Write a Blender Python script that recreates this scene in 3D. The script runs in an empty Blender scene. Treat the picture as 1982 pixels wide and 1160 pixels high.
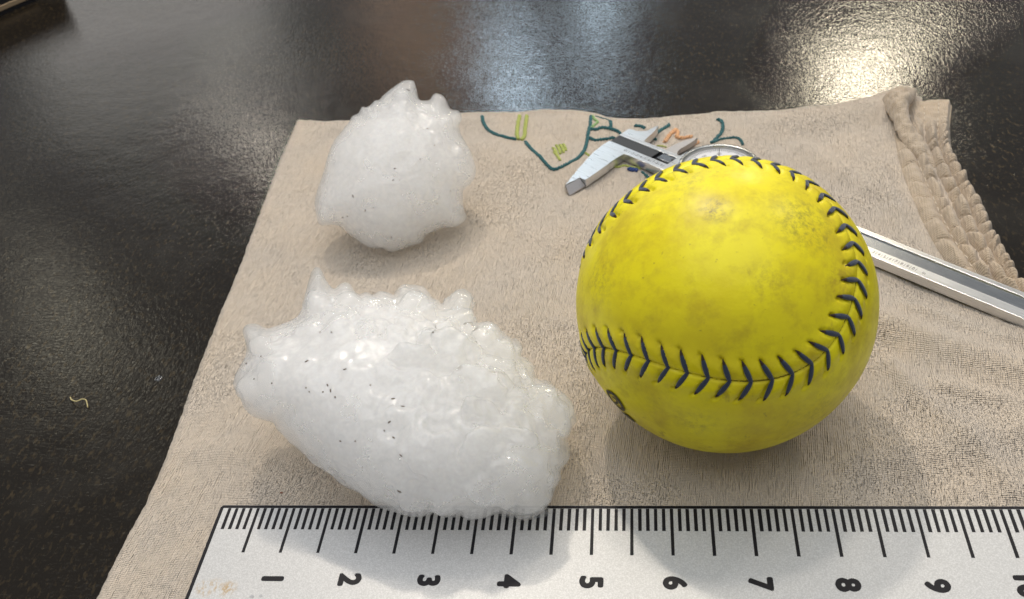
import bpy, bmesh, math, random
import numpy as np
from mathutils import Matrix, Vector, noise as mnoise

SC = bpy.context.scene
COL = SC.collection
random.seed(7)
RNG = np.random.default_rng(7)

# ------------------------------------------------------------------ camera
FPX, W, H = 2025.107, 1982.0, 1160.0
CAM = np.array([0.14761619, -0.22638758, 0.27276246])
CROT = np.array([[0.9909683163, 0.0247427468, 0.1317937500],
                 [0.0876099424, 0.6246071475, -0.7760092843],
                 [-0.1015199195, 0.7805470568, 0.6167981827]])
cam = bpy.data.cameras.new('camera')
cam.sensor_width = 36.0
cam.lens = FPX / W * 36.0
cam.clip_start, cam.clip_end = 0.01, 50.0
cam.dof.use_dof = True
cam.dof.focus_distance = 0.36
cam.dof.aperture_fstop = 28.0
camo = bpy.data.objects.new('camera', cam)
COL.objects.link(camo)
camo.location = CAM
camo.rotation_euler = (0.90205182, 0.10169512, 0.08817916)
SC.camera = camo

# ------------------------------------------------------------------ world and lamps (indoors, evening)
SC.world = bpy.data.worlds.new('World')
SC.world.use_nodes = True
bg = SC.world.node_tree.nodes['Background']
bg.inputs['Color'].default_value = (0.92, 0.96, 1.0, 1)
bg.inputs['Strength'].default_value = 0.30


def lamp(name, kind, loc, power, color, size, size_y=None, aim=(0.13, 0.12, 0.0)):
    l = bpy.data.lights.new(name, kind)
    l.energy = power
    l.color = color
    if kind == 'AREA':
        l.shape = 'RECTANGLE' if size_y else 'DISK'
        l.size = size
        if size_y:
            l.size_y = size_y
    else:
        l.shadow_soft_size = size
    o = bpy.data.objects.new(name, l)
    COL.objects.link(o)
    o.location = loc
    o.rotation_euler = (Vector(aim) - Vector(loc)).to_track_quat('-Z', 'Y').to_euler()
    return o


WARM = (1.0, 0.90, 0.76)
COOL = (0.70, 0.87, 1.0)
lamp('ceiling_bulb_key', 'POINT', (-0.118, 0.800, 1.330), 30, WARM, 0.036)
lamp('ceiling_bulb_second', 'POINT', (0.226, 0.745, 1.590), 14, WARM, 0.07)
lamp('ceiling_bulb_right', 'POINT', (0.981, 0.834, 1.151), 8, (1.0, 0.93, 0.82), 0.07)
lamp('lit_ceiling', 'AREA', (0.13, -0.05, 2.0), 24, (0.93, 0.96, 1.0), 2.4, 2.2, aim=(0.13, -0.05, 0))
lamp('pendant_lamp', 'AREA', (0.669, 2.18, 1.027), 4.6, (1.0, 0.88, 0.66), 0.17)
lamp('window_slit', 'AREA', (-0.189, 2.218, 1.0), 1.3, COOL, 0.09, 0.06)
lamp('window_strip', 'AREA', (0.021, 2.572, 0.979), 0.75, COOL, 0.05, 0.16)
lamp('grey_window', 'AREA', (-1.463, 2.922, 1.0), 1.9, (1.0, 0.96, 0.90), 0.8, 0.7)
lamp('brown_reflection_light', 'AREA', (-0.50, 2.629, 0.976), 0.5, (1.0, 0.60, 0.36), 0.30, 0.6)  # unseen warm area light, added for the brown patch reflected in the table
lamp('left_bulb', 'AREA', (-0.672, 1.706, 0.848), 0.45, WARM, 0.05)
lamp('far_left_bulb', 'AREA', (-1.03, 1.30, 0.99), 0.3, (1.0, 0.93, 0.72), 0.16)

vs = SC.view_settings
vs.view_transform, vs.look, vs.exposure, vs.gamma = 'Standard', 'None', 0.12, 1.0
vs.use_curve_mapping = False
cy = SC.cycles
cy.use_denoising = True
cy.max_bounces, cy.transmission_bounces, cy.transparent_max_bounces = 10, 8, 8
cy.caustics_refractive, cy.caustics_reflective = True, False
cy.blur_glossy = 1.0
cy.volume_bounces = 44
cy.max_bounces = 48
cy.transparent_max_bounces = 16
cy.sample_clamp_indirect = 3.0


# ------------------------------------------------------------------ helpers
def ray(x, y):
    d = CROT @ np.array([(x - W / 2) / FPX, -(y - H / 2) / FPX, -1.0])
    return d


def at(x, y, z=0.0):
    """the point of the table plane (raised by z) that was surveyed at photo position x, y"""
    d = ray(x, y)
    return CAM + d * ((z - CAM[2]) / d[2])


def mesh_obj(name, verts, faces, mat=None, parent=None, smooth=True):
    me = bpy.data.meshes.new(name)
    me.from_pydata([tuple(v) for v in verts], [], [tuple(f) for f in faces])
    return link_mesh(name, me, mat, parent, smooth)


def link_mesh(name, me, mat=None, parent=None, smooth=True):
    me.validate()
    if smooth:
        me.polygons.foreach_set('use_smooth', [True] * len(me.polygons))
    if mat:
        for m in (mat if isinstance(mat, (list, tuple)) else [mat]):
            me.materials.append(m)
    o = bpy.data.objects.new(name, me)
    COL.objects.link(o)
    if parent:
        o.parent = parent
    return o


def bm_obj(name, bm, mat=None, parent=None, smooth=False):
    me = bpy.data.meshes.new(name)
    bm.normal_update()
    bm.to_mesh(me)
    bm.free()
    return link_mesh(name, me, mat, parent, smooth)


def empty(name, loc=(0, 0, 0)):
    o = bpy.data.objects.new(name, None)
    o.empty_display_size = 0.02
    COL.objects.link(o)
    o.location = loc
    return o


def tag(o, label, cat, group=None):
    o['label'] = label
    o['category'] = cat
    if group:
        o['group'] = group


def prism(bm, poly, z0, z1, bevel=0.0):
    """a flat plate: polygon (list of xy) from z0 to z1"""
    a = sum(poly[i][0] * poly[(i + 1) % len(poly)][1] - poly[(i + 1) % len(poly)][0] * poly[i][1] for i in range(len(poly)))
    if a < 0:
        poly = poly[::-1]
    top = [bm.verts.new((p[0], p[1], z1)) for p in poly]
    bot = [bm.verts.new((p[0], p[1], z0)) for p in poly]
    n = len(poly)
    ft = bm.faces.new(top)
    bm.faces.new(bot[::-1])
    for i in range(n):
        bm.faces.new((bot[i], bot[(i + 1) % n], top[(i + 1) % n], top[i]))
    if bevel:
        bmesh.ops.bevel(bm, geom=list(ft.edges), offset=bevel, segments=2, affect='EDGES', profile=0.6)


def tube(path, radius, sides=8, closed_ends=True):
    """tube round a polyline; radius is a number or one per point"""
    P = np.asarray(path, float)
    n = len(P)
    r = np.full(n, radius) if np.isscalar(radius) else np.asarray(radius)
    T = np.gradient(P, axis=0)
    T /= np.linalg.norm(T, axis=1)[:, None] + 1e-12
    up = np.array([0, 0, 1.0]) if abs(T[0][2]) < .9 else np.array([1.0, 0, 0])
    V, F = [], []
    for i in range(n):
        a = np.cross(T[i], up)
        a /= np.linalg.norm(a) + 1e-12
        b = np.cross(a, T[i])
        for k in range(sides):
            th = 2 * math.pi * k / sides
            V.append(P[i] + r[i] * (math.cos(th) * a + math.sin(th) * b))
    for i in range(n - 1):
        for k in range(sides):
            k2 = (k + 1) % sides
            F.append((i * sides + k, i * sides + k2, (i + 1) * sides + k2, (i + 1) * sides + k))
    if closed_ends:
        F.append(tuple(range(sides))[::-1])
        F.append(tuple((n - 1) * sides + k for k in range(sides)))
    return V, F


def smooth_path(pts, n):
    """Catmull-Rom through the points, n samples at even arc length"""
    P = np.asarray(pts, float)
    Q = np.vstack([2 * P[0] - P[1], P, 2 * P[-1] - P[-2]])
    out = []
    for i in range(1, len(Q) - 2):
        p0, p1, p2, p3 = Q[i - 1], Q[i], Q[i + 1], Q[i + 2]
        for t in np.linspace(0, 1, 16, endpoint=False):
            out.append(.5 * (2 * p1 + (p2 - p0) * t + (2 * p0 - 5 * p1 + 4 * p2 - p3) * t * t + (3 * p1 - p0 - 3 * p2 + p3) * t ** 3))
    out.append(P[-1])
    out = np.array(out)
    s = np.r_[0, np.cumsum(np.linalg.norm(np.diff(out, axis=0), axis=1))]
    u = np.linspace(0, s[-1], n)
    return np.stack([np.interp(u, s, out[:, k]) for k in range(out.shape[1])], 1)


def sstep(a, b, x):
    t = np.clip((x - a) / (b - a), 0, 1)
    return t * t * (3 - 2 * t)


class Waves:
    """smooth pseudo-random field: a sum of plane waves"""
    def __init__(self, seed, wavelength, n=14, spread=.5):
        r = np.random.default_rng(seed)
        a = r.uniform(0, 2 * math.pi, n)
        k = 2 * math.pi / (wavelength * np.exp(r.uniform(-spread, spread, n)))
        self.kx, self.ky, self.ph, self.n = k * np.cos(a), k * np.sin(a), r.uniform(0, 6.28, n), n

    def __call__(self, x, y):
        x, y = np.asarray(x, float), np.asarray(y, float)
        s = 0
        for i in range(self.n):
            s = s + np.sin(self.kx[i] * x + self.ky[i] * y + self.ph[i])
        return s / math.sqrt(self.n)


# ------------------------------------------------------------------ materials
class Mat:
    def __init__(self, name):
        self.m = bpy.data.materials.new(name)
        self.m.use_nodes = True
        self.t = self.m.node_tree
        self.p = self.t.nodes['Principled BSDF']
        self.out = self.t.nodes['Material Output']

    def n(self, kind, **kw):
        nd = self.t.nodes.new(kind)
        for k, v in kw.items():
            setattr(nd, k, v)
        return nd

    def set(self, **kw):
        for k, v in kw.items():
            self.p.inputs[k.replace('_', ' ')].default_value = v
        return self

    def link(self, a, b):
        self.t.links.new(a, b)

    def val(self, sock, v):
        if isinstance(v, (int, float, tuple)):
            sock.default_value = v
        else:
            self.link(v, sock)

    def coords(self, scale=(1, 1, 1), rot=(0, 0, 0), loc=(0, 0, 0)):
        c = self.n('ShaderNodeTexCoord')
        mp = self.n('ShaderNodeMapping')
        mp.inputs['Scale'].default_value = scale
        mp.inputs['Rotation'].default_value = rot
        mp.inputs['Location'].default_value = loc
        self.link(c.outputs['Object'], mp.inputs['Vector'])
        return mp.outputs['Vector']

    def noise(self, vec, scale, detail=3, rough=.55, dist=0):
        nd = self.n('ShaderNodeTexNoise')
        nd.inputs['Scale'].default_value = scale
        nd.inputs['Detail'].default_value = detail
        nd.inputs['Roughness'].default_value = rough
        nd.inputs['Distortion'].default_value = dist
        self.link(vec, nd.inputs['Vector'])
        return nd.outputs['Fac']

    def ramp(self, fac, stops):
        nd = self.n('ShaderNodeValToRGB')
        e = nd.color_ramp.elements
        while len(e) < len(stops):
            e.new(.5)
        for el, (p, c) in zip(e, stops):
            el.position = p
            el.color = c if isinstance(c, tuple) else (c, c, c, 1)
        self.link(fac, nd.inputs['Fac'])
        return nd.outputs['Color']

    def math(self, op, a, b=0.0, c=None):
        nd = self.n('ShaderNodeMath', operation=op)
        self.val(nd.inputs[0], a)
        self.val(nd.inputs[1], b)
        if c is not None:
            self.val(nd.inputs[2], c)
        return nd.outputs[0]

    def mix(self, fac, a, b):
        nd = self.n('ShaderNodeMix', data_type='RGBA')
        self.val(nd.inputs[0], fac)
        self.val(nd.inputs[6], a)
        self.val(nd.inputs[7], b)
        return nd.outputs[2]

    def dist(self, vec, point):
        nd = self.n('ShaderNodeVectorMath', operation='DISTANCE')
        self.link(vec, nd.inputs[0])
        nd.inputs[1].default_value = point
        return nd.outputs['Value']

    def bump(self, height, strength, distance, prev=None):
        nd = self.n('ShaderNodeBump')
        nd.inputs['Strength'].default_value = strength
        nd.inputs['Distance'].default_value = distance
        self.link(height, nd.inputs['Height'])
        if prev is not None:
            self.link(prev, nd.inputs['Normal'])
        return nd.outputs['Normal']


def rgb(r, g, b):
    return (r, g, b, 1)


def simple(name, col, rough=.5, metal=0.0, spec=.5):
    m = Mat(name).set(Base_Color=rgb(*col), Roughness=rough, Metallic=metal)
    m.p.inputs['Specular IOR Level'].default_value = spec
    return m.m


def mat_table():
    m = Mat('dark_leathery_table')
    base = m.coords()
    speck = m.ramp(m.noise(m.coords((1, .45, 1), (0, 0, .5)), 520, 3), [(.54, 0.0), (.70, 1.0)])
    patch = m.ramp(m.noise(base, 7, 3), [(.35, 0.3), (.65, 1.0)])
    c = m.mix(m.math('MULTIPLY', speck, patch), rgb(.011, .0085, .006), rgb(.048, .034, .017))
    haze = m.ramp(m.noise(base, 16, 5, .65), [(.50, 0.0), (.75, 1.0)])
    c = m.mix(m.math('MULTIPLY', haze, .35), c, rgb(.040, .036, .030))
    m.link(c, m.p.inputs['Base Color'])
    m.link(m.math('MULTIPLY_ADD', haze, .10, .09), m.p.inputs['Roughness'])
    # stretched hide grain, its direction drifting across the table
    g1 = m.noise(m.coords((1.0, .40, 1), (0, 0, .55)), 820, 3, .6, .6)
    g2 = m.noise(m.coords((.45, 1.0, 1), (0, 0, .12)), 820, 3, .6, .6)
    w = m.ramp(m.noise(base, 3.2, 1), [(.40, 0.0), (.60, 1.0)])
    g = m.mix(w, g1, g2)
    nrm = m.bump(g, .55, .00030)
    nrm = m.bump(m.noise(base, 70, 2), .15, .0010, nrm)
    m.link(nrm, m.p.inputs['Normal'])
    m.p.inputs['Specular IOR Level'].default_value = .25
    return m.m


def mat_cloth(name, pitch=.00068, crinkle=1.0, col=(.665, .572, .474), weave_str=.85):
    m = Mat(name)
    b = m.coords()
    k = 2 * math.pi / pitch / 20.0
    wob = m.noise(b, 60, 2)

    def threads(rz):
        wv = m.n('ShaderNodeTexWave')
        wv.wave_type, wv.bands_direction = 'BANDS', 'X'
        wv.inputs['Scale'].default_value = k
        wv.inputs['Distortion'].default_value = 2.2
        wv.inputs['Detail'].default_value = 1.0
        wv.inputs['Detail Scale'].default_value = .6
        m.link(m.coords((1, 1, 1), (0, 0, rz)), wv.inputs['Vector'])
        return wv.outputs['Fac']
    wa, wb = threads(.10), threads(.10 + math.pi / 2)
    weave = m.math('MAXIMUM', wa, wb)
    weave = m.math('MULTIPLY', weave, m.math('ADD', wa, wb))
    # gauze crinkles in two slanted families, each strong in its own patches
    c1 = m.noise(m.coords((1.0, .30, 1), (0, 0, -.85)), 430, 3, .45, .4)
    c2 = m.noise(m.coords((1.0, .30, 1), (0, 0, .70)), 400, 3, .45, .4)
    c3 = m.noise(m.coords((1.0, .5, 1), (0, 0, 1.2)), 700, 3, .5, .5)
    w1 = m.ramp(m.noise(b, 26, 2), [(.42, 0.0), (.58, 1.0)])
    w2 = m.ramp(m.noise(m.coords(loc=(3, 5, 0)), 19, 2), [(.45, 0.0), (.60, 1.0)])
    cr = m.mix(w2, m.mix(w1, c1, c2), c3)
    tone = m.noise(b, 30, 4, .6)
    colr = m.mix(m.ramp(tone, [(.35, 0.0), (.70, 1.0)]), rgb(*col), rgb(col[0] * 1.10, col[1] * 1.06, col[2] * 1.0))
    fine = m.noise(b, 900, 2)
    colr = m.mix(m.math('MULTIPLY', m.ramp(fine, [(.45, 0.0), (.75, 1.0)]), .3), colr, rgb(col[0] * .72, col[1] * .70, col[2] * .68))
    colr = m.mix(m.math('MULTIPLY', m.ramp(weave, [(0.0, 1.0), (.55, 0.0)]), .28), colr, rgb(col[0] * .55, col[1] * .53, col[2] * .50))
    m.link(colr, m.p.inputs['Base Color'])
    m.set(Roughness=.92, Sheen_Weight=.25, Sheen_Roughness=.5)
    m.p.inputs['Specular IOR Level'].default_value = .15
    nrm = m.bump(weave, weave_str, .00034)
    nrm = m.bump(cr, .9 * crinkle, .0019, nrm)
    nrm = m.bump(wob, .5, .0022, nrm)
    m.link(nrm, m.p.inputs['Normal'])
    return m.m


def mat_ball():
    m = Mat('scuffed_yellow_leather')
    b = m.coords()
    big = m.noise(b, 28, 5, .62)
    c = m.mix(m.ramp(big, [(.40, 0.0), (.72, 1.0)]), rgb(.860, .750, .006), rgb(.680, .545, .010))
    mott = m.noise(b, 120, 4, .7)
    c = m.mix(m.math('MULTIPLY', m.ramp(mott, [(.50, 0.0), (.74, 1.0)]), .45), c, rgb(.40, .29, .02))
    tan = m.ramp(m.noise(m.coords(loc=(5, 2, 8)), 42, 5, .68), [(.50, 0.0), (.66, 1.0)])
    c = m.mix(m.math('MULTIPLY', tan, .42), c, rgb(.43, .27, .012))
    # grey-green grime rubbed into one shoulder, brown scuffs elsewhere
    for p0, r0, dens, colr in GRIME:
        d = m.dist(b, p0)
        near = m.ramp(m.math('DIVIDE', d, r0), [(.25, 1.0), (1.0, 0.0)])
        g = m.ramp(m.noise(m.coords(loc=(p0[0] * 9, 3, 1)), 420, 5, .75), [(.44, 0.0), (.66, 1.0)])
        c = m.mix(m.math('MULTIPLY', m.math('MULTIPLY', near, g), dens), c, rgb(*colr))
    sc = m.ramp(m.noise(m.coords((1, .22, .5), (.4, .9, .3)), 90, 5, .7), [(.63, 0.0), (.71, 1.0)])
    c = m.mix(m.math('MULTIPLY', sc, .55), c, rgb(.26, .16, .03))
    pin = m.ramp(m.noise(b, 520, 2), [(.70, 0.0), (.78, 1.0)])
    c = m.mix(m.math('MULTIPLY', pin, .45), c, rgb(.22, .15, .03))
    m.link(c, m.p.inputs['Base Color'])
    m.link(m.math('MULTIPLY_ADD', mott, .30, .24), m.p.inputs['Roughness'])
    m.p.inputs['Specular IOR Level'].default_value = .40
    nrm = m.bump(m.noise(b, 1400, 2), .12, .00015)
    nrm = m.bump(m.noise(b, 260, 3), .22, .0005, nrm)
    m.link(nrm, m.p.inputs['Normal'])
    return m.m


def mat_ice(name):
    m = Mat(name)
    b = m.coords()
    cl = m.n('ShaderNodeAttribute', attribute_name='clarity').outputs['Fac']
    cloud = m.ramp(m.noise(b, 70, 4, .6), [(.35, 0.0), (.65, 1.0)])
    m.link(m.mix(cloud, rgb(.93, .925, .92), rgb(.98, .97, .96)), m.p.inputs['Base Color'])
    m.set(Subsurface_Weight=1.0, Subsurface_Radius=(1.0, 1.0, 1.05), Subsurface_Scale=.012, Roughness=.5)
    m.p.inputs['Specular IOR Level'].default_value = 0.0
    thin = m.n('ShaderNodeBsdfTransparent')
    thin.inputs['Color'].default_value = rgb(1, 1, 1)
    wet = m.n('ShaderNodeBsdfGlossy')
    wet.inputs['Roughness'].default_value = .08
    n1 = m.noise(b, 240, 3, .6)
    n2 = m.noise(b, 620, 2, .5)
    nrm = m.bump(n1, .28, .0011)
    fine = m.bump(n2, .32, .0006, nrm)
    m.link(nrm, m.p.inputs['Normal'])
    m.link(fine, wet.inputs['Normal'])
    mx = m.n('ShaderNodeMixShader')          # cloudy skin over a hazy, see-through inside
    fac = m.math('MULTIPLY_ADD', cl, .08, m.math('MULTIPLY_ADD', cloud, -.10, .90))
    m.link(fac, mx.inputs[0])
    m.link(m.p.outputs[0], mx.inputs[1])
    m.link(thin.outputs[0], mx.inputs[2])
    fr = m.n('ShaderNodeFresnel')
    fr.inputs['IOR'].default_value = 1.48
    m.link(fine, fr.inputs['Normal'])
    m2 = m.n('ShaderNodeMixShader')
    m.link(m.math('MINIMUM', fr.outputs[0], .20), m2.inputs[0])
    m.link(mx.outputs[0], m2.inputs[1])
    m.link(wet.outputs[0], m2.inputs[2])
    m.link(m2.outputs[0], m.out.inputs['Surface'])
    vol = m.n('ShaderNodeVolumeScatter')
    vol.inputs['Color'].default_value = rgb(1.0, .9965, .992)
    vol.inputs['Density'].default_value = 70.0
    vol.inputs['Anisotropy'].default_value = 0.0
    m.link(vol.outputs[0], m.out.inputs['Volume'])
    return m.m


def mat_ruler():
    m = Mat('silvery_ruler_face')
    b = m.coords()
    gl = m.noise(b, 2600, 2)
    c = m.mix(m.ramp(gl, [(.40, 0.0), (.68, 1.0)]), rgb(.46, .455, .45), rgb(.60, .595, .59))
    st = None
    for p0, r0 in (((.0045, -.0335, 0), .0042), ((.0118, -.0335, 0), .0040), ((.0075, -.0325, 0), .0035)):
        d = m.math('DIVIDE', m.dist(b, p0), r0)
        near = m.ramp(d, [(.2, 1.0), (1.0, 0.0)])
        st = near if st is None else m.math('MAXIMUM', st, near)
    stain = m.math('MULTIPLY', st, m.ramp(m.noise(m.coords((1, .6, 1), (0, 0, .6)), 800, 4, .7), [(.46, 0.0), (.56, 1.0)]))
    c = m.mix(m.math('MULTIPLY', stain, .95), c, rgb(.42, .28, .12))
    m.link(c, m.p.inputs['Base Color'])
    m.set(Roughness=.42, Metallic=.12)
    nrm = m.bump(gl, .25, .00012)
    m.link(nrm, m.p.inputs['Normal'])
    return m.m


def mat_steel(name, col, rough, rz=.72):
    m = Mat(name)
    g = m.noise(m.coords((.05, 1, 1), (0, 0, rz)), 2600, 2)
    m.link(m.ramp(g, [(.3, rgb(col[0] * .86, col[1] * .86, col[2] * .86)), (.7, rgb(*col))]), m.p.inputs['Base Color'])
    m.set(Metallic=1.0)
    m.link(m.math('MULTIPLY_ADD', g, .14, rough - .07), m.p.inputs['Roughness'])
    nrm = m.bump(g, .06, .0001)
    m.link(nrm, m.p.inputs['Normal'])
    return m.m


def mat_yarn(name, col):
    m = Mat(name)
    g = m.noise(m.coords(), 2600, 3)
    m.link(m.mix(g, rgb(*[v * .6 for v in col]), rgb(*[v * 1.3 for v in col])), m.p.inputs['Base Color'])
    m.set(Roughness=.85, Sheen_Weight=.3)
    m.link(m.bump(g, .5, .0003), m.p.inputs['Normal'])
    return m.m


# ------------------------------------------------------------------ table
bm = bmesh.new()
prism(bm, [(-.75, -.45), (.85, -.45), (.85, .95), (-.75, .95)], -.035, 0.0, .003)
table = bm_obj('table', bm, mat_table())
table['kind'] = 'structure'

# ------------------------------------------------------------------ cloth: a folded sheet with rolled edges
M_CLOTH = mat_cloth('beige_crinkled_cotton')
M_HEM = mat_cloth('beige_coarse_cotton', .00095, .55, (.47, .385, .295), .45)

left_px = [(575, 238), (560, 275), (531, 345), (501, 425), (480, 480), (455, 545), (430, 603), (402, 678), (376, 740),
           (347, 820), (325, 880), (300, 942), (270, 1003), (240, 1062), (206, 1130), (190, 1160), (150, 1240), (95, 1360)]
top_px = [(575, 238), (640, 240), (720, 243), (830, 234), (930, 226), (1000, 222), (1080, 218), (1140, 223), (1185, 235), (1235, 237),
          (1300, 230), (1386, 223), (1506, 221), (1610, 211), (1678, 198), (1735, 188), (1785, 196)]
right_px = [(1785, 196), (1800, 262), (1818, 330), (1846, 395), (1880, 460), (1925, 530), (1985, 595), (2080, 690), (2190, 830), (2290, 1000), (2420, 1360)]
NS, NT = 470, 520
Lc = smooth_path([at(*q)[:2] for q in left_px], NT)
Rc = smooth_path([at(*q)[:2] for q in right_px], NT)
Tc = smooth_path([at(*q)[:2] for q in top_px], NS)
sv, tv = np.linspace(0, 1, NS), np.linspace(0, 1, NT)
Bc = Lc[-1] + (Rc[-1] - Lc[-1]) * sv[:, None]
# the sheet: a Coons patch between its four edges
S, T = np.meshgrid(sv, tv)
XY = ((1 - S)[..., None] * Lc[:, None] + S[..., None] * Rc[:, None] + (1 - T)[..., None] * Tc[None] + T[..., None] * Bc[None]
      - ((1 - S) * (1 - T))[..., None] * Tc[0] - (S * (1 - T))[..., None] * Tc[-1] - ((1 - S) * T)[..., None] * Bc[0] - (S * T)[..., None] * Bc[-1])
fuzz = Waves(31, .0035, 24, .9)
ed = np.minimum(np.minimum(S, 1 - S) * .28, T * .3)
XY[..., 0] += .00016 * fuzz(XY[..., 0], XY[..., 1]) * (ed < .004)
XY[..., 1] += .00016 * fuzz(XY[..., 1] + 3, XY[..., 0]) * (ed < .004)
w_big, w_mid, w_small = Waves(3, .06, 12), Waves(4, .022, 16), Waves(5, .008, 20)
fold_dirs = [(at(1695, 640), at(1985, 735), .0052, .0075), (at(1660, 905), at(1990, 845), .0034, .0085), (at(1720, 720), at(1960, 960), .0026, .0045),
             (at(1760, 610), at(1990, 665), .0030, .005), (at(930, 300), at(1095, 345), .0030, .011), (at(640, 260), at(930, 245), .0014, .009),
             (at(1480, 250), at(1680, 235), .0026, .010), (at(1690, 225), at(1728, 205), .0035, .010), (at(1560, 300), at(1680, 380), .0022, .006),
             (at(1650, 300), at(1740, 420), .0022, .008), (at(1100, 252), at(1180, 262), .0020, .009), (at(1700, 330), at(1760, 500), .0016, .004),
             (at(440, 700), at(520, 1000), .0014, .010), (at(1120, 420), at(1000, 600), .0016, .014), (at(1150, 840), at(1260, 985), .0018, .006),
             (at(960, 420), at(1080, 500), .0012, .005), (at(380, 880), at(560, 900), .0012, .006), (at(1480, 900), at(1640, 985), .0016, .005),
             (at(1150, 1000), at(1180, 900), .0012, .004), (at(1820, 760), at(1990, 800), .0022, .004), (at(560, 420), at(600, 560), .0010, .008)]


def ridge(x, y, a, b, wd):
    ax, ay, bx, by = a[0], a[1], b[0], b[1]
    L2 = (bx - ax) ** 2 + (by - ay) ** 2
    t = np.clip(((x - ax) * (bx - ax) + (y - ay) * (by - ay)) / L2, 0, 1)
    d2 = (x - ax - t * (bx - ax)) ** 2 + (y - ay - t * (by - ay)) ** 2
    return np.exp(-d2 / wd ** 2)


BALL_C = np.array([0.17117717, 0.0463254, 0.0517316])
RB = .0485
CAL_DIR = np.array([math.cos(math.radians(-41.5)), math.sin(math.radians(-41.5))])
CAL_N = np.array([-CAL_DIR[1], CAL_DIR[0]])
CAL_O = np.array([.1337, .2367])


def cloth_z(x, y):
    z = .0026 + .00035 * w_big(x, y) + .00022 * w_mid(x, y) + .00010 * w_small(x, y)
    for a, b, hgt, wd in fold_dirs:
        z = z + hgt * ridge(x, y, a, b, wd)
    # pressed flat under the things that lie on it
    rul = sstep(.004, -.004, y - .002)
    z = z * (1 - rul) + np.minimum(z, .0034) * rul
    dn = (x - CAL_O[0]) * CAL_N[0] + (y - CAL_O[1]) * CAL_N[1]
    under = sstep(.010, .003, np.abs(dn + .008) - .008)
    z = z * (1 - under) + np.minimum(z, .0038) * under
    bd = np.hypot(x - BALL_C[0], y - BALL_C[1])
    press = np.exp(-(bd / .016) ** 2)
    z = z * (1 - press) + .0031 * press
    return z


X, Y = XY[..., 0], XY[..., 1]
Zt = cloth_z(X, Y)
dl = np.linalg.norm(XY - XY[:, :1], axis=2)
dr = np.linalg.norm(XY - XY[:, -1:], axis=2)
dt = np.linalg.norm(XY - XY[:1], axis=2)
e = np.minimum(np.minimum(dl, dr), dt)
roll = np.sqrt(np.clip(1 - (1 - np.clip(e / .0028, 0, 1)) ** 2, 0, 1))
lip = 1 + .22 * np.exp(-((e - .0035) / .002) ** 2)
Z = np.maximum(Zt, .0012) * roll * lip + .0002
V = np.stack([X, Y, Z], 2).reshape(-1, 3)
idx = np.arange(NS * NT).reshape(NT, NS)
F = np.stack([idx[:-1, :-1], idx[1:, :-1], idx[1:, 1:], idx[:-1, 1:]], 2).reshape(-1, 4)
cloth = mesh_obj('embroidered_cloth', V.tolist(), F.tolist(), M_CLOTH)
tag(cloth, 'beige crinkled cotton cloth with coloured embroidery spread on the dark table', 'cloth')


def on_cloth(x, y, up=0.0):
    """point on the cloth's top at photo survey position"""
    p = at(x, y, .0035)
    for _ in range(3):
        z = float(cloth_z(p[0], p[1]))
        p = at(x, y, z)
    return np.array([p[0], p[1], z + up])


# gathered hem: a puckered double casing along the cloth's right side
inner_px = [(1722, 215), (1728, 262), (1736, 312), (1750, 362), (1772, 420), (1800, 475), (1836, 530), (1884, 590), (1944, 650), (2030, 730)]
outer_px = [(1842, 205), (1837, 262), (1842, 305), (1868, 352), (1896, 402), (1922, 458), (1950, 512), (1986, 565), (2050, 620), (2140, 700)]
NV, NU = 420, 90
Ic = smooth_path([at(*q)[:2] for q in inner_px], NV)
Oc = smooth_path([at(*q)[:2] for q in outer_px], NV)
u = np.linspace(0, 1, NU)
hx = Ic[:, None] + (Oc - Ic)[:, None] * u[None, :, None]
along = np.r_[0, np.cumsum(np.linalg.norm(np.diff((Ic + Oc) / 2, axis=0), axis=1))]
U, A = np.meshgrid(u, along)
seams = [0.0, .30, .54, .78, 1.0]
prof = np.zeros_like(U)
puck = np.zeros_like(U)
rr = np.random.default_rng(12)
for k in range(4):
    a0, b0 = seams[k], seams[k + 1]
    inn = (U >= a0) & (U <= b0)
    q = np.clip((U - a0) / (b0 - a0), 0, 1)
    row = np.sin(math.pi * q) ** .75
    # irregular beads along the row
    edges = [0.0]
    while edges[-1] < along[-1]:
        edges.append(edges[-1] + rr.uniform(.0060, .0110) * (1.9, 1.5, 1.2, .8)[k])
    edges = np.array(edges)
    sl = .0022 * (q - .5) * (-1.0, .6, -.5, .9)[k] + .0010 * np.sin(A * 310 + 2 * k) + .0008 * np.sin(q * 7 + A * 150 + k)
    ii = np.clip(np.searchsorted(edges, np.clip(A + sl, 0, along[-1])) - 1, 0, len(edges) - 2)
    ph = (A + sl - edges[ii]) / (edges[ii + 1] - edges[ii])
    bead = np.clip(np.sin(math.pi * np.clip(ph, 0, 1)), 0, 1) ** .4
    amp = rr.uniform(.75, 1.2, len(edges))[ii]
    hgt = (.0034, .0062, .0072, .0060)[k]
    pk = .45 + .55 * sstep(.018, .045, A)
    z = (row * hgt * (1 - pk * .75 + pk * .75 * bead * amp))
    prof = np.where(inn, z, prof)
    puck = np.where(inn, bead, puck)
prof += .0012 * sstep(0, .15, U) * sstep(1, .9, U)
fl_ = (1 - sstep(.28, .42, U)) * (1 - sstep(.022, .050, A))
gath = sstep(.016, .032, A)
prof = prof * gath + (1 - gath) * .0042 * sstep(0, .10, U) * sstep(1, .93, U)
prof += .0003 * Waves(77, .008, 16)(hx[..., 0], hx[..., 1]) * sstep(0, .06, U) * sstep(1, .94, U)
prof *= 1 - fl_ * .9
base = cloth_z(hx[..., 0], hx[..., 1]) * (1 - sstep(.30, .5, U))
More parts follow.
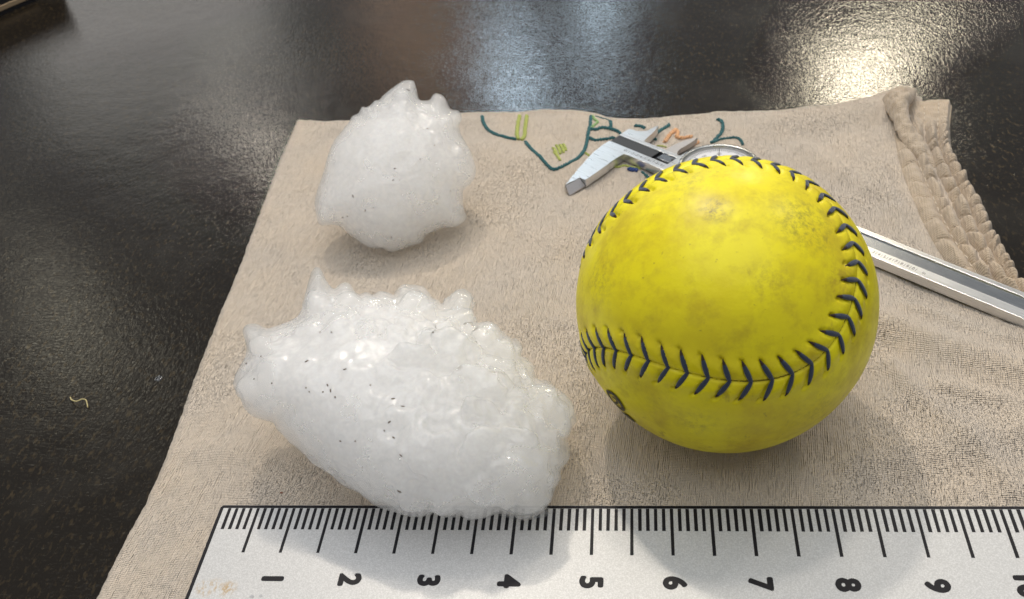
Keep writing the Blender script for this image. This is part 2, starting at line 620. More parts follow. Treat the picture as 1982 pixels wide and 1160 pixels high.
# the outer line bulges with each bead
outw = (Oc - Ic)[:, None]
hx = hx + outw * ((puck - .6) * .07 * sstep(.72, 1.0, U) * sstep(.015, .04, A))[..., None]
hz = base + prof
dn_ = (hx[..., 0] - CAL_O[0]) * CAL_N[0] + (hx[..., 1] - CAL_O[1]) * CAL_N[1]
und = sstep(.010, .002, np.abs(dn_ + .008) - .008)
hz = hz * (1 - und) + np.minimum(hz, .0034 + .0004 * np.sin(A * 500)) * und
hz[:, -1] = .0004
hz[:, 0] = base[:, 0] - .0004
hz[0, :] = np.minimum(hz[0, :], .0006)
Vh = np.concatenate([hx, hz[..., None]], 2).reshape(-1, 3)
idx = np.arange(NV * NU).reshape(NV, NU)
Fh = np.stack([idx[:-1, :-1], idx[1:, :-1], idx[1:, 1:], idx[:-1, 1:]], 2).reshape(-1, 4)
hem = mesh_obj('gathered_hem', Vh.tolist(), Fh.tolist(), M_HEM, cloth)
hem['label'] = 'gathered puckered hem along the right side of the cloth'


def hem_point(uu, s):
    i = int(np.clip(np.searchsorted(along, s), 0, NV - 1))
    j = int(round(uu * (NU - 1)))
    return np.array([hx[i, j, 0], hx[i, j, 1], hz[i, j]])


# stitches in pale thread along the hem's seams
M_PALE = mat_yarn('pale_sewing_thread', (.66, .58, .47))
for uu, s0 in ((.30, .012), (.54, .006), (.78, .004)):
    s = s0
    while s < along[-1] - .012:
        ln = random.uniform(.0022, .0034)
        pts = [hem_point(uu, s + ln * k / 4) + np.array([0, 0, .00035]) for k in range(5)]
        v_, f_ = tube(pts, [.00012, .00020, .00022, .00020, .00012], 6)
        mesh_obj('sewing_stitch', v_, f_, M_PALE, cloth)
        s += ln + random.uniform(.0014, .0030)

# the standing fold at the cloth's top right corner: a hood of cloth with lifted lips
lipA = [(1708, 192, .0065), (1718, 212, .0075), (1730, 232, .0078), (1737, 252, .0070), (1752, 278, .0062), (1772, 300, .0056), (1796, 334, .0024)]
crest = [(1738, 171, .0140), (1744, 188, .0148), (1747, 210, .0128), (1753, 238, .0104), (1768, 266, .0088), (1786, 292, .0078), (1806, 328, .0034)]
lipC = [(1773, 172, .0085), (1770, 186, .0098), (1757, 206, .0098), (1762, 236, .0080), (1780, 262, .0068), (1798, 288, .0058), (1816, 322, .0024)]
NP, NA = 110, 36
cA, cB, cC = [smooth_path([at(*q) for q in c_], NP) for c_ in (lipA, crest, lipC)]
q = np.linspace(0, 1, NA)[None, :, None]
hood = cA[:, None] * (1 - q) ** 2 + (2 * cB - .5 * (cA + cC))[:, None] * 2 * q * (1 - q) + cC[:, None] * q ** 2
wr_, wf_ = Waves(91, .0055, 16), Waves(92, .0022, 18)
hood[..., 2] += .00055 * wr_(hood[..., 0], hood[..., 1]) + .00018 * wf_(hood[..., 0], hood[..., 1])
for sgn, edge in ((1, 0), (-1, NA - 1)):          # rolled lips
    for k in range(4):
        hood[:, edge + sgn * k, 2] -= .0011 * (1 - k / 4) ** 2
idx = np.arange(NP * NA).reshape(NP, NA)
Ff = np.stack([idx[:-1, :-1], idx[1:, :-1], idx[1:, 1:], idx[:-1, 1:]], 2).reshape(-1, 4)
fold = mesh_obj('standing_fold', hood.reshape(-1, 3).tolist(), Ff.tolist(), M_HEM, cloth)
so = fold.modifiers.new('thickness', 'SOLIDIFY')
so.thickness, so.offset = .0012, 0

# embroidery: two-ply yarn laid on the cloth
YARN = {'teal': mat_yarn('teal_yarn', (.014, .115, .125)), 'green': mat_yarn('lime_yarn', (.42, .46, .11)),
        'orange': mat_yarn('apricot_yarn', (.72, .40, .20)), 'blue': mat_yarn('navy_yarn', (.012, .045, .20)),
        'mint': mat_yarn('mint_yarn', (.30, .46, .18))}


def yarn(px, colour, r=.00074, name='embroidery_thread'):
    P = np.array([on_cloth(x, y, r * .75) for x, y in px])
    L = np.linalg.norm(np.diff(P, axis=0), axis=1).sum()
    n = max(10, int(L / .00045))
    P = smooth_path(P, n)
    Tt = np.gradient(P, axis=0)
    Tt /= np.linalg.norm(Tt, axis=1)[:, None]
    side = np.cross(Tt, [0, 0, 1.0])
    Vv, Ff_ = [], []
    s = np.linspace(0, L, n)
    jit = np.random.default_rng(len(px) * 7 + int(px[0][0])).normal(0, .00010, (n, 3))
    for ply in (0, math.pi):
        a = s / .0030 * 2 * math.pi + ply
        Q = P + side * (np.cos(a) * r * .78)[:, None] + np.array([0, 0, 1.0]) * (np.sin(a) * r * .70)[:, None] + jit
        v_, f_ = tube(Q, r * .68, 7)
        o = len(Vv)
        Vv += v_
        Ff_ += [tuple(i + o for i in f) for f in f_]
    return mesh_obj(name, Vv, Ff_, YARN[colour], cloth)


yarn([(934, 227), (936, 240), (946, 254), (960, 262), (980, 268), (998, 272)], 'teal')
yarn([(1017, 276), (1030, 292), (1045, 305), (1056, 318), (1068, 329), (1080, 328), (1100, 318), (1118, 308), (1130, 294), (1135, 280), (1138, 262), (1142, 245), (1144, 226)], 'teal', .00070)
yarn([(1006, 226), (1003, 240), (1001, 254), (1001, 266), (1004, 272)], 'green', .0008)
yarn([(1020, 226), (1018, 240), (1016, 254), (1015, 266), (1009, 273)], 'green', .0008)
for a_, b_ in (((1071, 288), (1079, 303)), ((1077, 283), (1085, 300)), ((1084, 282), (1091, 297)), ((1090, 281), (1095, 293)), ((1072, 296), (1084, 312))):
    yarn([a_, ((a_[0] + b_[0]) / 2 + 1, (a_[1] + b_[1]) / 2), b_], 'green', .00062)
yarn([(1146, 226), (1152, 234), (1157, 238), (1150, 244), (1144, 250)], 'mint', .0006)
yarn([(1152, 226), (1164, 230), (1176, 233), (1184, 238)], 'teal', .0004)
yarn([(1142, 251), (1152, 253), (1164, 249), (1176, 250), (1190, 254), (1202, 261)], 'teal')
yarn([(1181, 236), (1183, 244), (1180, 250)], 'teal', .0007)
yarn([(1140, 268), (1150, 273), (1162, 272), (1176, 270), (1190, 268)], 'teal', .0007)
yarn([(1228, 246), (1238, 246), (1248, 250)], 'teal')
yarn([(1270, 260), (1282, 252), (1296, 243)], 'teal')
yarn([(1264, 268), (1270, 273)], 'teal', .0006)
yarn([(1388, 233), (1396, 236), (1399, 246), (1396, 258), (1388, 268), (1376, 279)], 'teal', .0007)
yarn([(1378, 278), (1392, 272), (1408, 269), (1424, 268), (1433, 273), (1438, 282)], 'teal', .0006)
yarn([(1286, 277), (1294, 266), (1302, 258), (1308, 253), (1312, 259), (1310, 266), (1318, 270), (1328, 268), (1340, 266)], 'orange', .0008)
yarn([(1338, 284), (1346, 280), (1352, 276)], 'orange', .0007)
yarn([(1272, 284), (1282, 284), (1290, 287)], 'green', .0004)
yarn([(1184, 324), (1196, 325), (1208, 322), (1222, 325), (1240, 328)], 'green', .0005)
yarn([(1216, 329), (1224, 331), (1234, 332)], 'blue', .0009)
yarn([(1242, 334), (1250, 341), (1256, 348)], 'teal', .0006)
yarn([(1132, 297), (1138, 301), (1140, 304)], 'green', .0005)

# ------------------------------------------------------------------ ruler
RZ = .0050
I_ = .0254
ruler = empty('ruler', (0, 0, .0040))
tag(ruler, 'silvery white inch ruler with black graduations along the front edge', 'ruler')
M_RUL, M_INK = mat_ruler(), simple('black_ruler_ink', (.008, .007, .010), .5, 0, .2)
bm = bmesh.new()
cr = .0012
prism(bm, [(-.0011, -.052), (.33, -.052), (.33, .0006), (-.0011 + cr, .0006), (-.0011 + cr * .3, .0006 - cr * .3), (-.0011, .0006 - cr)], 0, RZ - .0040, .00015)
bm_obj('ruler_body', bm, M_RUL, ruler)
ZI = RZ - .0040


def ink_quad(name, x0, x1, y0, y1):
    bm = bmesh.new()
    j = lambda: random.uniform(-.00005, .00005)
    poly = [(x0 + j(), y0 + j()), (x1 + j(), y0 + j()), (x1 + j(), y1), (x0 + j(), y1)]
    prism(bm, poly, ZI - .0001, ZI + .00004)
    return bm_obj(name, bm, M_INK, ruler)


bm = bmesh.new()
prism(bm, [(-.0010, -.0516), (.0002, -.0516), (.0002, -.0007), (.328, -.0007), (.328, .00045), (-.0002, .00045), (-.0010, -.0004)], ZI - .0001, ZI + .00004)
bm_obj('edge_line', bm, M_INK, ruler)
for i in range(1, 126):
    x = i * I_ / 10
    if x > .275:
        break
    long = i % 5 == 0
    wd = .00052 if long else .00055
    ink_quad('graduation_mark', x - wd, x + wd, -.0194 if long else -.0098, -.0008)


def text_mesh(name, body, size, loc, rz, mat, parent, fat=0.0, sx=1.0, shear=0.0, thick=.00004):
    cu = bpy.data.curves.new(name, 'FONT')
    cu.body, cu.size, cu.extrude = body, 1.0, .004
    cu.align_x, cu.align_y = 'CENTER', 'CENTER'
    cu.shear = shear
    tmp = bpy.data.objects.new('tmp_text', cu)
    COL.objects.link(tmp)
    bpy.context.view_layer.update()
    dg = bpy.context.evaluated_depsgraph_get()
    me = bpy.data.meshes.new_from_object(tmp.evaluated_get(dg))
    bpy.data.objects.remove(tmp)
    co = np.array([v.co[:] for v in me.vertices])
    c0 = (co.min(0) + co.max(0)) / 2
    k = size / (co[:, 1].max() - co[:, 1].min())
    for v in me.vertices:
        v.co = ((v.co[0] - c0[0]) * k * sx, (v.co[1] - c0[1]) * k, (thick if v.co[2] > 0 else -.00008))
    if fat:
        co = np.array([v.co[:] for v in me.vertices])
        fc = [tuple(p.vertices) for p in me.polygons]
        Vv, Ff_ = [], []
        for q in range(9):
            a = 2 * math.pi * q / 8
            r = 0 if q == 8 else fat * size
            o_ = len(Vv)
            dz = .000004 * q
            Vv += [(x + r * math.cos(a), y + r * math.sin(a), z + dz) for x, y, z in co]
            Ff_ += [tuple(i + o_ for i in f) for f in fc]
        me = bpy.data.meshes.new(name)
        me.from_pydata(Vv, [], Ff_)
    me.name = name
    o = link_mesh(name, me, mat, parent, False)
    o.location = loc
    o.rotation_euler = (0, 0, rz)
    return o


for k in range(1, 10):
    text_mesh('numeral', str(k), .0065, (k * I_ + .0003, -.0296, ZI), -math.pi / 2, M_INK, ruler, .074, 1.0)
text_mesh('numeral', '10', .0065, (10 * I_ + .0003, -.0296, ZI), -math.pi / 2, M_INK, ruler, .074, 1.0)

# ------------------------------------------------------------------ softball
ball = empty('softball', (BALL_C[0], BALL_C[1], BALL_C[2] - RB))
tag(ball, 'scuffed yellow softball with navy blue seam stitching standing on the cloth', 'ball')


def ball_dir(x, y):
    d = ray(x, y)
    d = d / np.linalg.norm(d)
    o = CAM - BALL_C
    b = o @ d
    t = -b - math.sqrt(max(0, b * b - (o @ o - RB * RB)))
    n = CAM + t * d - BALL_C
    return n / np.linalg.norm(n)


SEAM_REF = ball_dir(1407.7, 744.8)
tt = np.linspace(0, 4 * math.pi, 4000, endpoint=False)
ph_ = math.pi / 2 - 1.2761 * np.cos(tt) + .0255 * np.cos(3 * tt)
th_ = tt / 2 + .5185 * np.sin(2 * tt) - .0190 * np.sin(4 * tt)
SM = np.stack([np.sin(ph_) * np.cos(th_), np.sin(ph_) * np.sin(th_), np.cos(ph_)], 1)


def rotm(e):
    return np.array(Matrix.Rotation(e[2], 3, 'Z') @ Matrix.Rotation(e[1], 3, 'Y') @ Matrix.Rotation(e[0], 3, 'X'))


SM = SM @ rotm((2.1294, -2.1923, .9199)).T
# the far branch of the seam runs a little further round the back
vdir = (CAM - BALL_C) / np.linalg.norm(CAM - BALL_C)
fac_ = SM @ vdir
k0 = int(np.argmin(np.linalg.norm(SM - SEAM_REF, axis=1)))
ka = kb = k0
while fac_[ka % 4000] > -.05:
    ka -= 1
while fac_[kb % 4000] > -.05:
    kb += 1
far = np.array([min((ka - i) % 4000, (i - kb) % 4000) if ((i - ka) % 4000) > (kb - ka) else 0 for i in range(4000)])
push = .42 * np.exp(-((fac_ - .15) / .35) ** 2) * sstep(0, 260, far)
SM = SM - push[:, None] * vdir
SM /= np.linalg.norm(SM, axis=1)[:, None]
sl_ = np.linalg.norm(np.roll(SM, -1, 0) - SM, axis=1)
scum = np.r_[0, np.cumsum(sl_)] * RB
LEN = scum[-1]
NST = 90
ss = np.linspace(0, LEN, 1800, endpoint=False)
SMc = np.vstack([SM, SM[:1]])
SE = np.stack([np.interp(ss, scum, SMc[:, k]) for k in range(3)], 1)
SE /= np.linalg.norm(SE, axis=1)[:, None]
TE = np.roll(SE, -1, 0) - np.roll(SE, 1, 0)
TE /= np.linalg.norm(TE, axis=1)[:, None]


a0 = ball_dir(1407.7, 744.8)
s_ap = ss[int(np.argmax(SE @ a0))]
PITCH = LEN / NST
ARM_L, ARM_B = .0066, .0030       # reach to the side, and how far the arm trails
bm = bmesh.new()
bmesh.ops.create_icosphere(bm, subdivisions=8, radius=1.0)
Nv = np.array([v.co[:] for v in bm.verts])
Nv /= np.linalg.norm(Nv, axis=1)[:, None]
best = np.full(len(Nv), -2.0)
bi = np.zeros(len(Nv), int)
for c0 in range(0, len(Nv), 20000):
    D = Nv[c0:c0 + 20000] @ SE[::2].T
    bi[c0:c0 + 20000] = D.argmax(1) * 2
    best[c0:c0 + 20000] = D.max(1)
lat = np.arccos(np.clip(best, -1, 1)) * RB
s_here = ss[bi]
trail = np.clip(lat / ARM_L, 0, 1.15) * ARM_B          # apex points towards falling s, arms trail to rising s
phs = (s_here - s_ap - trail) / PITCH
dphi = (phs - np.round(phs)) * PITCH
inband = sstep(.0098, .0060, lat)
disp = -.0008 * np.exp(-(lat / .00045) ** 2)
puff = np.exp(-((lat - .0036) / .0028) ** 2)
disp += puff * (.00055 * (1 - np.exp(-(dphi / .0013) ** 2)) - .00045 * np.exp(-(dphi / .0008) ** 2) * sstep(.0078, .0066, lat))
disp -= .0009 * np.exp(-((lat - ARM_L) / .0007) ** 2 - (dphi / .0006) ** 2)
lowf = np.array([mnoise.noise(Vector(n * 2.2)) for n in Nv[::1]]) * .00025
Pv = Nv * (RB + disp + lowf)[:, None]
for v, p in zip(bm.verts, Pv):
    v.co = (p[0], p[1], p[2] + RB)
g1 = ball_dir(1560, 430) * RB + [0, 0, RB]
g2 = ball_dir(1385, 405) * RB + [0, 0, RB]
g3 = ball_dir(1340, 350) * RB + [0, 0, RB]
g4 = ball_dir(1490, 545) * RB + [0, 0, RB]
g5 = ball_dir(1160, 540) * RB + [0, 0, RB]
g6 = ball_dir(1625, 545) * RB + [0, 0, RB]
g7 = ball_dir(1350, 820) * RB + [0, 0, RB]
g8 = ball_dir(1580, 800) * RB + [0, 0, RB]
GRIME = [(tuple(g1), .014, .70, (.12, .11, .03)), (tuple(g2), .0065, .9, (.14, .09, .03)), (tuple(g3), .011, .45, (.30, .24, .05)),
         (tuple(g4), .010, .40, (.28, .20, .03)), (tuple(g5), .012, .50, (.26, .18, .04)), (tuple(g6), .008, .6, (.28, .14, .03)),
         (tuple(g7), .009, .40, (.24, .17, .03)), (tuple(g8), .016, .35, (.26, .20, .03))]
M_BALL = mat_ball()
bm_obj('leather_cover', bm, M_BALL, ball, True)

# the seam itself: a thin dark line where the two panels meet
v_, f_ = tube(np.vstack([SE[::4], SE[:1]]) * (RB - .00062) + np.array([0, 0, RB]), .00022, 5)
mesh_obj('seam', v_, f_, simple('seam_shadow_thread', (.20, .15, .01), .9), ball)

# one stitch: two tapering strands that meet at the seam
M_THREAD, M_TIP = mat_yarn('navy_lacing', (.022, .034, .070)), simple('lacing_hole_shade', (.035, .018, .012), .9)  # strand tips coloured dark brown for the shadow in the lacing holes


def stitch_mesh():
    V_, F_, mats = [], [], []
    for sgn in (-1, 1):
        n, sides = 11, 8
        o = len(V_)
        for i in range(n):
            q = i / (n - 1)
            x = sgn * (q * ARM_L * 1.06 - .0002)
            y = -ARM_B * q * 1.06 + .0005
            wd = .00080 * (math.sin(math.pi * min(1, (q * .80 + .16))) ** .75) * (1 if q < .93 else .6)
            ht = .00040 * (1 if q < .9 else .45)
            z = RB * (math.sqrt(max(0, 1 - (x * x + y * y) / RB ** 2)) - 1) + .00022 * math.sin(math.pi * min(1, q * 1.1)) - (.0004 if q > .95 else 0) - (.00015 if q < .05 else 0)
            dx, dy = sgn * ARM_L, -ARM_B
            L = math.hypot(dx, dy)
            nx, ny = -dy / L, dx / L
            for k in range(sides):
                a = 2 * math.pi * k / sides
                V_.append((x + nx * wd * math.cos(a), y + ny * wd * math.cos(a), z + ht * math.sin(a)))
        for i in range(n - 1):
            for k in range(sides):
                k2 = (k + 1) % sides
                F_.append((o + i * sides + k, o + i * sides + k2, o + (i + 1) * sides + k2, o + (i + 1) * sides + k))
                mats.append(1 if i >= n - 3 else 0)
    me = bpy.data.meshes.new('stitch')
    me.from_pydata(V_, [], F_)
    me.materials.append(M_THREAD)
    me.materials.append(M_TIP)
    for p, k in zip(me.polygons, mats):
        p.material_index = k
        p.use_smooth = True
    bm = bmesh.new()
    bm.from_mesh(me)
    bmesh.ops.recalc_face_normals(bm, faces=bm.faces)
    bm.to_mesh(me)
    bm.free()
    return me


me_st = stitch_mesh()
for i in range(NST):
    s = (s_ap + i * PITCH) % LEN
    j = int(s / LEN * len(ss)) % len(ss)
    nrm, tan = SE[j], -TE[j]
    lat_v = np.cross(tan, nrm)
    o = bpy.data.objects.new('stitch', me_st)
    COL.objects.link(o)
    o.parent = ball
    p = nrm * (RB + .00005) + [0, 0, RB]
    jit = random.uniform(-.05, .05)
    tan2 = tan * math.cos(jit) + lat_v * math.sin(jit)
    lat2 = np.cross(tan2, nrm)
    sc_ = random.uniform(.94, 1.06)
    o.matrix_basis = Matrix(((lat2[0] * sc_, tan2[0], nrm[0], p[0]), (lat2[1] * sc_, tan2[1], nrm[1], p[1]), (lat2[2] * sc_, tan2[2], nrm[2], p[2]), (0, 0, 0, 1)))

# printed emblem low on the left flank: an oval ring with a mark inside, a dark bar below it
M_PRINT = simple('black_ball_print', (.012, .012, .010), .5)


def on_ball_strip(px, width, name):
    """a thin print band following the cover"""
    D = np.array([ball_dir(*q) for q in px])
    D = smooth_path(D, max(8, len(px) * 5))
    D /= np.linalg.norm(D, axis=1)[:, None]
    Tn_ = np.gradient(D, axis=0)
    Vv, Ff_ = [], []
    for i, d in enumerate(D):
        s_ = np.cross(Tn_[i], d)
        s_ /= np.linalg.norm(s_)
        for k in (-1, 0, 1):
            q = d * RB + s_ * width * .5 * k
            q = q / np.linalg.norm(q) * (RB + .00030)
            Vv.append(q + [0, 0, RB])
    for i in range(len(D) - 1):
        for k in range(2):
            a = i * 3 + k
            Ff_.append((a, a + 1, a + 4, a + 3))
    return mesh_obj(name, Vv, Ff_, M_PRINT, ball)


on_ball_strip([(1177, 757), (1183, 759), (1191, 765), (1199, 775), (1206, 787), (1207, 791), (1202, 790), (1194, 783), (1185, 773), (1179, 763), (1177, 757)], .0015, 'printed_emblem_ring')
on_ball_strip([(1186, 767), (1193, 772), (1196, 778), (1192, 779)], .0009, 'printed_emblem_mark')
on_ball_strip([(1189, 777), (1197, 786)], .0008, 'printed_emblem_mark')
on_ball_strip([(1196, 788), (1206, 799), (1216, 806), (1224, 810)], .0042, 'printed_emblem_bar')


# ------------------------------------------------------------------ hailstones
def surface_nets(Fv, org, h):
    ins = Fv < 0
    nx, ny, nz = Fv.shape
    c = np.zeros((nx - 1, ny - 1, nz - 1, 3))
    cnt = np.zeros((nx - 1, ny - 1, nz - 1))
    corners = [(i, j, k) for i in (0, 1) for j in (0, 1) for k in (0, 1)]

    def sub(a, o):
        return a[o[0]:nx - 1 + o[0], o[1]:ny - 1 + o[1], o[2]:nz - 1 + o[2]]
    for a in corners:
        for ax in range(3):
            if a[ax] == 0:
                b = list(a)
                b[ax] = 1
                fa, fb = sub(Fv, a), sub(Fv, b)
                cross = (fa < 0) != (fb < 0)
                den = np.where(np.abs(fa - fb) < 1e-15, 1, fa - fb)
                t = np.where(cross, fa / den, 0)
                for k in range(3):
                    c[..., k] += np.where(cross, a[k] + (t if k == ax else 0), 0)
                cnt += cross
    act = cnt > 0
    vid = np.full(act.shape, -1)
    vid[act] = np.arange(act.sum())
    g = np.stack(np.nonzero(act), 1)
    V_ = (g + c[act] / cnt[act][:, None]) * h + org
    F_ = []
    for ax in range(3):
        o1, o2 = [(1, 2), (2, 0), (0, 1)][ax]
        sl0 = [slice(1, -1)] * 3
        sl1 = [slice(1, -1)] * 3
        sl0[ax], sl1[ax] = slice(0, -1), slice(1, None)
        A0, A1 = ins[tuple(sl0)], ins[tuple(sl1)]
        for flip in (False, True):
            m = (A0 & ~A1) if not flip else (~A0 & A1)
            q = np.stack(np.nonzero(m), 1)
            q[:, [o1, o2]] += 1
            def cell(d1, d2):
                r = q.copy()
                r[:, o1] += d1
                r[:, o2] += d2
                return vid[r[:, 0], r[:, 1], r[:, 2]]
            quad = np.stack([cell(-1, -1), cell(0, -1), cell(0, 0), cell(-1, 0)], 1)
            F_.append(quad[:, ::-1] if flip else quad)
    F_ = np.concatenate(F_)
    F_ = F_[(F_ >= 0).all(1)]
    return V_, F_


def blur2(a, n):
    for _ in range(n):
        p = np.pad(a, 1, mode='edge')
        a = (p[:-2, 1:-1] + p[2:, 1:-1] + p[1:-1, :-2] + p[1:-1, 2:] + 2 * a) / 6
    return a


def bilinear(a, fx, fy):
    fx = np.clip(fx, 0, a.shape[0] - 1.001)
    fy = np.clip(fy, 0, a.shape[1] - 1.001)
    i, j = fx.astype(int), fy.astype(int)
    u_, v_ = fx - i, fy - j
    return a[i, j] * (1 - u_) * (1 - v_) + a[i + 1, j] * u_ * (1 - v_) + a[i, j + 1] * (1 - u_) * v_ + a[i + 1, j + 1] * u_ * v_


def hailstone(name, outline, ctr, tf, tb, cells, lobes, ground, seed, tilt=0.0, amp=.0004, flat=0.0, clear=(), ribs=(0.0, 0.0)):
    """A lump grown round an irregular middle section; the section faces half way up. lobes: (x, y, radius, lift)."""
    r0 = ray(*ctr)
    r0 = r0 / np.linalg.norm(r0)
    w = -r0
    uu = CROT[:, 0] - (CROT[:, 0] @ w) * w
    uu /= np.linalg.norm(uu)
    vv = np.cross(w, uu)

    def flat2(x, y):
        r = ray(x, y)
        r = r / (r @ r0)
        return np.array([r @ uu, r @ vv])
    P = smooth_path([flat2(*q) for q in outline + outline[:1]], 3 * len(outline))[:-1]
    lo, hi = P.min(0), P.max(0)
    h = (hi - lo).max() / cells
    lo, hi = lo - 5 * h, hi + 5 * h
    gx, gy = np.arange(lo[0], hi[0], h), np.arange(lo[1], hi[1], h)
    GX, GY = np.meshgrid(gx, gy, indexing='ij')
    d2 = np.full(GX.shape, 1e9)
    inside = np.zeros(GX.shape, bool)
    n = len(P)
    for i in range(n):
        a, b = P[i], P[(i + 1) % n]
        ab = b - a
        t = np.clip(((GX - a[0]) * ab[0] + (GY - a[1]) * ab[1]) / (ab @ ab + 1e-18), 0, 1)
        d2 = np.minimum(d2, (GX - a[0] - t * ab[0]) ** 2 + (GY - a[1] - t * ab[1]) ** 2)
        if a[1] != b[1]:
            inside ^= ((a[1] > GY) != (b[1] > GY)) & (GX < (b[0] - a[0]) * (GY - a[1]) / (b[1] - a[1]) + a[0])
    d = np.sqrt(d2) * np.where(inside, 1, -1)
    Dm = d.max()
    ds = blur2(d, 60)
    k = sstep(.05 * Dm, .45 * Dm, d)
    ds = d * (1 - k) + ds * k
    ds = blur2(ds, 1)
    Dm = ds.max() * .95
    tf, tb = tf * Dm, tb * Dm
    mx_ = np.abs(tilt) * 1.3 * (hi[1] - lo[1]) / 2
    gz = np.arange(-tb - mx_ - 6 * h, tf + mx_ + 14 * h, h)
    q = 1 - np.minimum(ds / Dm, 1)
    mid = -tilt * (uu[2] * (GX - (lo[0] + hi[0]) / 2) + vv[2] * (GY - (lo[1] + hi[1]) / 2)) / w[2]
    F3 = np.empty(GX.shape + (len(gz),))
    for kz, z in enumerate(gz):
        zz = z - mid
        F3[:, :, kz] = (np.sqrt((zz / np.where(zz > 0, tf, tb)) ** 2 + q ** 2) - 1) * Dm * .8
    for (x, y, rad, lift, *plate) in lobes:
        c2 = flat2(x, y)
        rr_ = rad / FPX
        dd_ = max(0, float(bilinear(ds, np.array([(c2[0] - lo[0]) / h]), np.array([(c2[1] - lo[1]) / h]))[0]))
        rr_ = min(rr_, max(dd_ * .95, .3 * rr_))
        if dd_ < .10 * rr_:
            continue
        qq = 1 - min(1, dd_ / Dm)
        zc = tf * math.sqrt(max(0, 1 - qq * qq)) - tilt * (uu[2] * (c2[0] - (lo[0] + hi[0]) / 2) + vv[2] * (c2[1] - (lo[1] + hi[1]) / 2)) / w[2] + (lift - 1) * rr_
        i0, i1 = int((c2[0] - 2.2 * rr_ - lo[0]) / h), int((c2[0] + 2.2 * rr_ - lo[0]) / h) + 2
        j0, j1 = int((c2[1] - 2.2 * rr_ - lo[1]) / h), int((c2[1] + 2.2 * rr_ - lo[1]) / h) + 2
        k0, k1 = int((zc - 2.2 * rr_ - gz[0]) / h), int((zc + 2.2 * rr_ - gz[0]) / h) + 2
        i0, j0, k0 = max(i0, 0), max(j0, 0), max(k0, 0)
        sx_, sy_, sz_ = gx[i0:i1], gy[j0:j1], gz[k0:k1]
        if not (len(sx_) and len(sy_) and len(sz_)):
            continue
        ra = np.random.default_rng(int(x * 7 + y * 13))
        ex = ra.uniform(.8, 1.25)
        an = ra.uniform(0, 3.14)
        dx, dy = sx_[:, None, None] - c2[0], sy_[None, :, None] - c2[1]
        px_, py_ = dx * math.cos(an) + dy * math.sin(an), -dx * math.sin(an) + dy * math.cos(an)
        sd = np.sqrt((px_ / ex) ** 2 + (py_ * ex) ** 2 + (sz_[None, None, :] - zc) ** 2) - rr_
        if plate:                     # a flat, tipped scale of ice
            tx, ty = ra.uniform(-.50, .25), ra.uniform(-.25, .50)
            pz = sz_[None, None, :] - zc - (1 - lift) * rr_ * .62 - (tx * dx + ty * dy)
            sd = (np.sqrt((px_ / ex) ** 2 + (py_ * ex) ** 2 + (pz / .40) ** 2) - rr_) * .55
        a = F3[i0:i1, j0:j1, k0:k1]
        kk = rr_ * (.12 if plate else .16)
        hh = np.clip(.5 + .5 * (a - sd) / kk, 0, 1)
        F3[i0:i1, j0:j1, k0:k1] = a * (1 - hh) + sd * hh - kk * hh * (1 - hh)
    Vn, Fn = surface_nets(F3, np.array([gx[0], gy[0], gz[0]]), h)
    dv = bilinear(ds, (Vn[:, 0] - lo[0]) / h, (Vn[:, 1] - lo[1]) / h)
    clarity = .75 * (1 - sstep(.02 * Dm, .30 * Dm, dv))
    wob_ = .18 * Waves(17, .09, 18, .8)(Vn[:, 0], Vn[:, 1])
    for (x, y, rad) in clear:                      # glassy lobes that froze clear
        c2 = flat2(x, y)
        dc_ = np.hypot(Vn[:, 0] - c2[0], Vn[:, 1] - c2[1]) / (rad / FPX)
        clarity = np.maximum(clarity, 1 - sstep(.30, 1.25, dc_ + wob_))
    # to world, unit distance, then out along the view until the lump rests on the cloth
    Q = (r0[None] + Vn[:, :1] * uu + Vn[:, 1:2] * vv) * (1 - Vn[:, 2:3])
    zs = np.sort(Q[:, 2])
    qz = zs[int(len(zs) * flat)]
    dist = (ground - CAM[2]) / qz
    Pw = CAM + dist * Q
    ns = np.array([[mnoise.noise(Vector(p * 170) + Vector((seed, 0, 0))) + .45 * mnoise.noise(Vector(p * 420)),
                    mnoise.noise(Vector(p * 170) + Vector((0, seed, 9))) + .45 * mnoise.noise(Vector(p * 420) + Vector((5, 5, 5))),
                    mnoise.noise(Vector(p * 170) + Vector((7, 0, seed)))] for p in Pw])
    Pw = Pw + ns * amp
    Pw[:, 2] = np.maximum(Pw[:, 2], ground + .0002 * np.abs(ns[:, 2]))
    org = np.array([Pw[:, 0].mean(), Pw[:, 1].mean(), ground])
    me = bpy.data.meshes.new(name)
    me.from_pydata((Pw - org).tolist(), [], Fn.tolist())
    me.update()
    nn = np.empty(len(Pw) * 3)
    me.vertices.foreach_get('normal', nn)
    nn = nn.reshape(-1, 3)
    un = (Vn[:, 0] - lo[0]) / (hi[0] - lo[0])
    wr = ribs[0] + (ribs[1] - ribs[0]) * sstep(.30, .62, un)
    rib = np.array([(.34 - abs(mnoise.noise(Vector(p * 105) + Vector((seed, 2, 5))))) + .5 * (.3 - abs(mnoise.noise(Vector(p * 230) + Vector((9, seed, 1))))) for p in Pw])
    Pd = Pw + nn * (wr * rib)[:, None]
    Pd[:, 2] = np.maximum(Pd[:, 2], ground)
    me.vertices.foreach_set('co', (Pd - org).ravel())
    me.update()
    at_ = me.attributes.new('clarity', 'FLOAT', 'POINT')
    at_.data.foreach_set('value', clarity.astype(np.float32))
    root = empty(name, org)
    body = link_mesh('ice_body', me, None, root)
    sm = body.modifiers.new('soften', 'SMOOTH')
    sm.factor, sm.iterations = .5, 1
    return root, body, Pw, org


def c1(p):  # crop -> photo
    return (430 + p[0] / 2.2314, 500 + p[1] / 2.2314)


